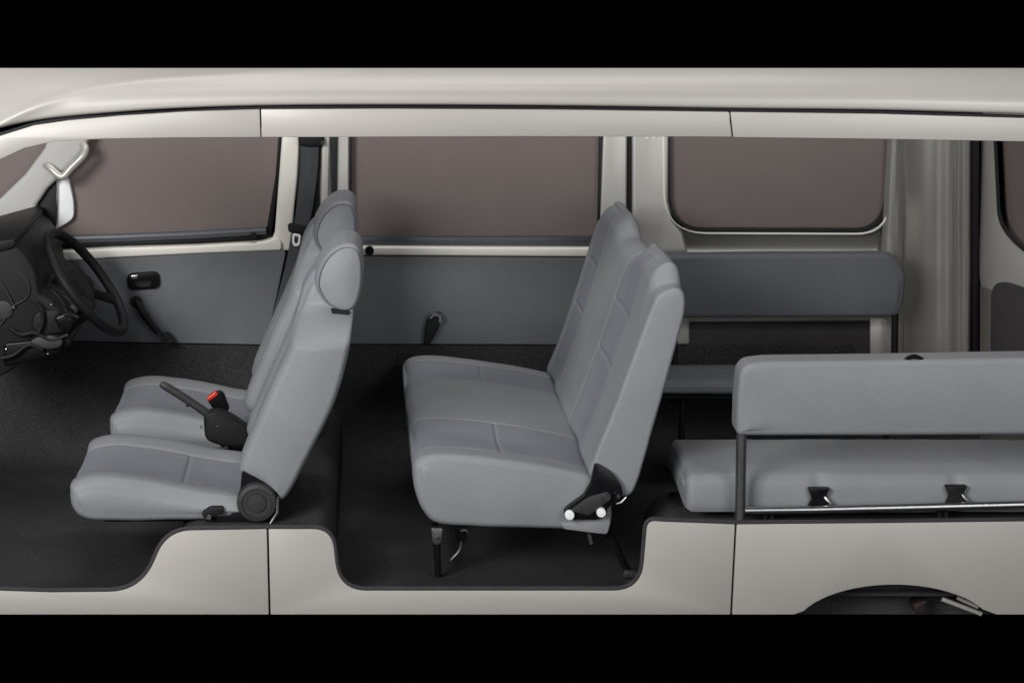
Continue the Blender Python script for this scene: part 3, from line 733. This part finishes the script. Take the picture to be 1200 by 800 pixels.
# lean the wheel a little to the camera
e2 = (e2+n2*.10).normalized()
ringp = [c+e1*R*math.cos(2*math.pi*k/64)+e2*R*math.sin(2*math.pi*k/64) for k in range(64)]
bm = bmesh.new(); tube(bm, ringp, .0135, 14, closed=True, up=nrm); finish('rim', bm, M['black'], sw, sharp=2)
hub = c-nrm*.035
bm = bmesh.new(); rows = []
for k, (s, h) in enumerate([(1.0,-.03),(1.02,.0),(.95,.012),(.8,.02),(.4,.026)]):
    rows.append([bm.verts.new(hub+nrm*h+e1*(.062*s*math.copysign(abs(math.cos(t))**.6, math.cos(t)))+e2*(.075*s*math.copysign(abs(math.sin(t))**.6, math.sin(t)))) for t in [2*math.pi*j/32 for j in range(32)]])
for A, B in zip(rows, rows[1:]):
    for j in range(32): bm.faces.new((A[j], A[(j+1) % 32], B[(j+1) % 32], B[j]))
bm.faces.new(rows[0]); bm.faces.new(rows[-1]); finish('horn_pad', bm, M['black'], sw)
for s in (-1, 1):
    bm = bmesh.new(); tube(bm, catmull([hub+e2*.06*s+e1*.02, hub+e2*.10*s+e1*.06+nrm*.015, c+(e1*.62+e2*.78*s)*R], 6), .013, 10, flat=.7); finish('spoke', bm, M['black'], sw)
bm = bmesh.new(); tube(bm, [hub-nrm*.02, hub-nrm*.16], .03, 16); finish('column', bm, M['black'], sw)

# ================================================================== HANDBRAKE, BUCKLE, BELT
hbk = thing('handbrake', P(262,522,.68), 'black handbrake lever rising between the two front seats', 'handbrake')
bm = bmesh.new(); pth = catmull([P(188,449,.66),P(205,459,.66),P(225,472,.66),P(242,484,.66),(P(255,498,.66))], 6)
tube(bm, pth, [.006,.009,.0105]+[.0112]*(len(pth)-8)+[.0105,.011,.012,.014,.016], 12); finish('lever', bm, M['dgrey'], hbk)
slab('boot', rounded([(238,486),(252,480),(272,488),(292,502),(296,524),(262,524),(240,516)], 8), .645, .05, M['black'], hbk, bevel=.012, seg=4)
bm = bmesh.new(); tube(bm, [P(221,472,.655), P(219,476,.655)], .004, 8); finish('finger_stop', bm, M['black'], hbk)
bm = bmesh.new(); disc(bm, P(236,500,.64), (0,-1,0), .004, .004, 12); finish('pivot', bm, M['steel'], hbk)
bk_ = thing('belt_buckle', P(262,490,.74), 'black seat belt buckle with a red button beside the handbrake', 'buckle')
slab('housing', rounded([(243,470),(256,458),(262,461),(269,480),(262,486),(252,482)], 3), .74, .025, M['gloss'], bk_, bevel=.004, seg=3)
slab('button', rounded([(241.5,467),(253,458.5),(255.5,463),(244,470.5)], 2), .736, .028, M['red'], bk_, bevel=.002)
bm = bmesh.new(); tube(bm, catmull([P(262,482,.752), P(268,492,.752), P(276,510,.752)], 5), .008, 8); finish('stalk', bm, M['black'], bk_)
bl = thing('seat_belt', P(330,400,YF-.03), 'black front seat belt hanging from the centre pillar with a chrome tongue', 'seat belt')
def strap(name, pts, wpx, Y, m, parent):
    bm = bmesh.new(); L_, R_ = [], []
    c = catmull([(x, y, w) for (x, y), w in zip(pts, wpx)], 6)
    vs = []
    for p in c:
        row = [P(p.x-p.z/2, p.y, Y+.002), P(p.x, p.y, Y-.002), P(p.x+p.z/2, p.y, Y+.002)]
        vs.append([bm.verts.new(q) for q in row]+[bm.verts.new(q+Vector((0,.003,0))) for q in row[::-1]])
    for A, B in zip(vs, vs[1:]):
        for k in range(6): bm.faces.new((A[k], A[(k+1) % 6], B[(k+1) % 6], B[k]))
    bm.faces.new(vs[0]); bm.faces.new(vs[-1]); return finish(name, bm, m, parent)
strap('webbing', [(363,170),(362,200),(358,235),(353,266)], [21,20,19,18], YF-.02, M['web'], bl)
strap('lower_webbing', [(353,276),(347,310),(337,350),(326,390),(318,412)], [24,25,25,24,23], YF-.022, M['web'], bl)
slab('anchor', rounded([(349,158),(378,158),(381,166),(376,172),(364,173),(350,171)], 4), YF-.028, .03, M['black'], bl, bevel=.005, seg=3)
slab('guide', rounded([(337,264),(340,262),(361,265),(362,272),(358,275),(338,272)], 3), YF-.03, .02, M['black'], bl, bevel=.004, seg=3)
ton = rounded([(343,273),(353,275),(351,288),(344,289),(342,283)], 3); toi = rounded([(345.5,276.5),(350,277.5),(349,285),(346,285.5),(345,282)], 2)
ring('tongue', ton, toi, YF-.034, YF-.026, M['white'], bl, bevel=.001)
bm = bmesh.new(); disc(bm, P(378,167,YF-.03), (0,-1,0), .006, .006, 14); finish('bolt', bm, M['dgrey'], bl)

# ================================================================== light
w = bpy.data.worlds.new('World'); S.world = w; w.use_nodes = True
w.node_tree.nodes['Background'].inputs['Color'].default_value = (0, 0, 0, 1)
w.node_tree.nodes['Background'].inputs['Strength'].default_value = 0
def area(name, loc, target, sx, sy, e, col=(1,1,1)):
    l = bpy.data.lights.new(name, 'AREA'); l.shape = 'RECTANGLE'; l.size = sx; l.size_y = sy; l.energy = e; l.color = col
    o = bpy.data.objects.new(name, l); COL.objects.link(o); o.location = loc
    o.rotation_euler = (Vector(target)-Vector(loc)).to_track_quat('-Z', 'Y').to_euler(); return o
area('key_softbox', (-2.0,-4.6,2.6), (0.9,.4,.6), 2.6, 2.0, 325, (1,.992,.98))
area('fill_softbox', (3.6,-5.0,1.8), (1.3,.4,.5), 3.0, 2.5, 85, (.985,.99,1))
area('top_softbox', (.9,1.1,4.2), (1.0,.7,.4), 3.2, 1.4, 66, (1,.992,.98))
l_ = area('front_strip', (-1.1,-2.3,2.1), P(60,140,0), .9, .4, 3.2, (1,1,1)); l_.data.spread = math.radians(50)  # extra unseen lamp to brighten the front header and roof end
l_ = area('rear_strip', (2.9,-2.3,2.1), P(1120,120,0), .9, .4, 2.0, (1,1,1)); l_.data.spread = math.radians(50)  # extra unseen lamp to brighten the rear end of the roof
S.view_settings.view_transform = 'Standard'; S.view_settings.look = 'None'
S.view_settings.exposure = 0; S.view_settings.gamma = 1
S.render.engine = 'CYCLES'
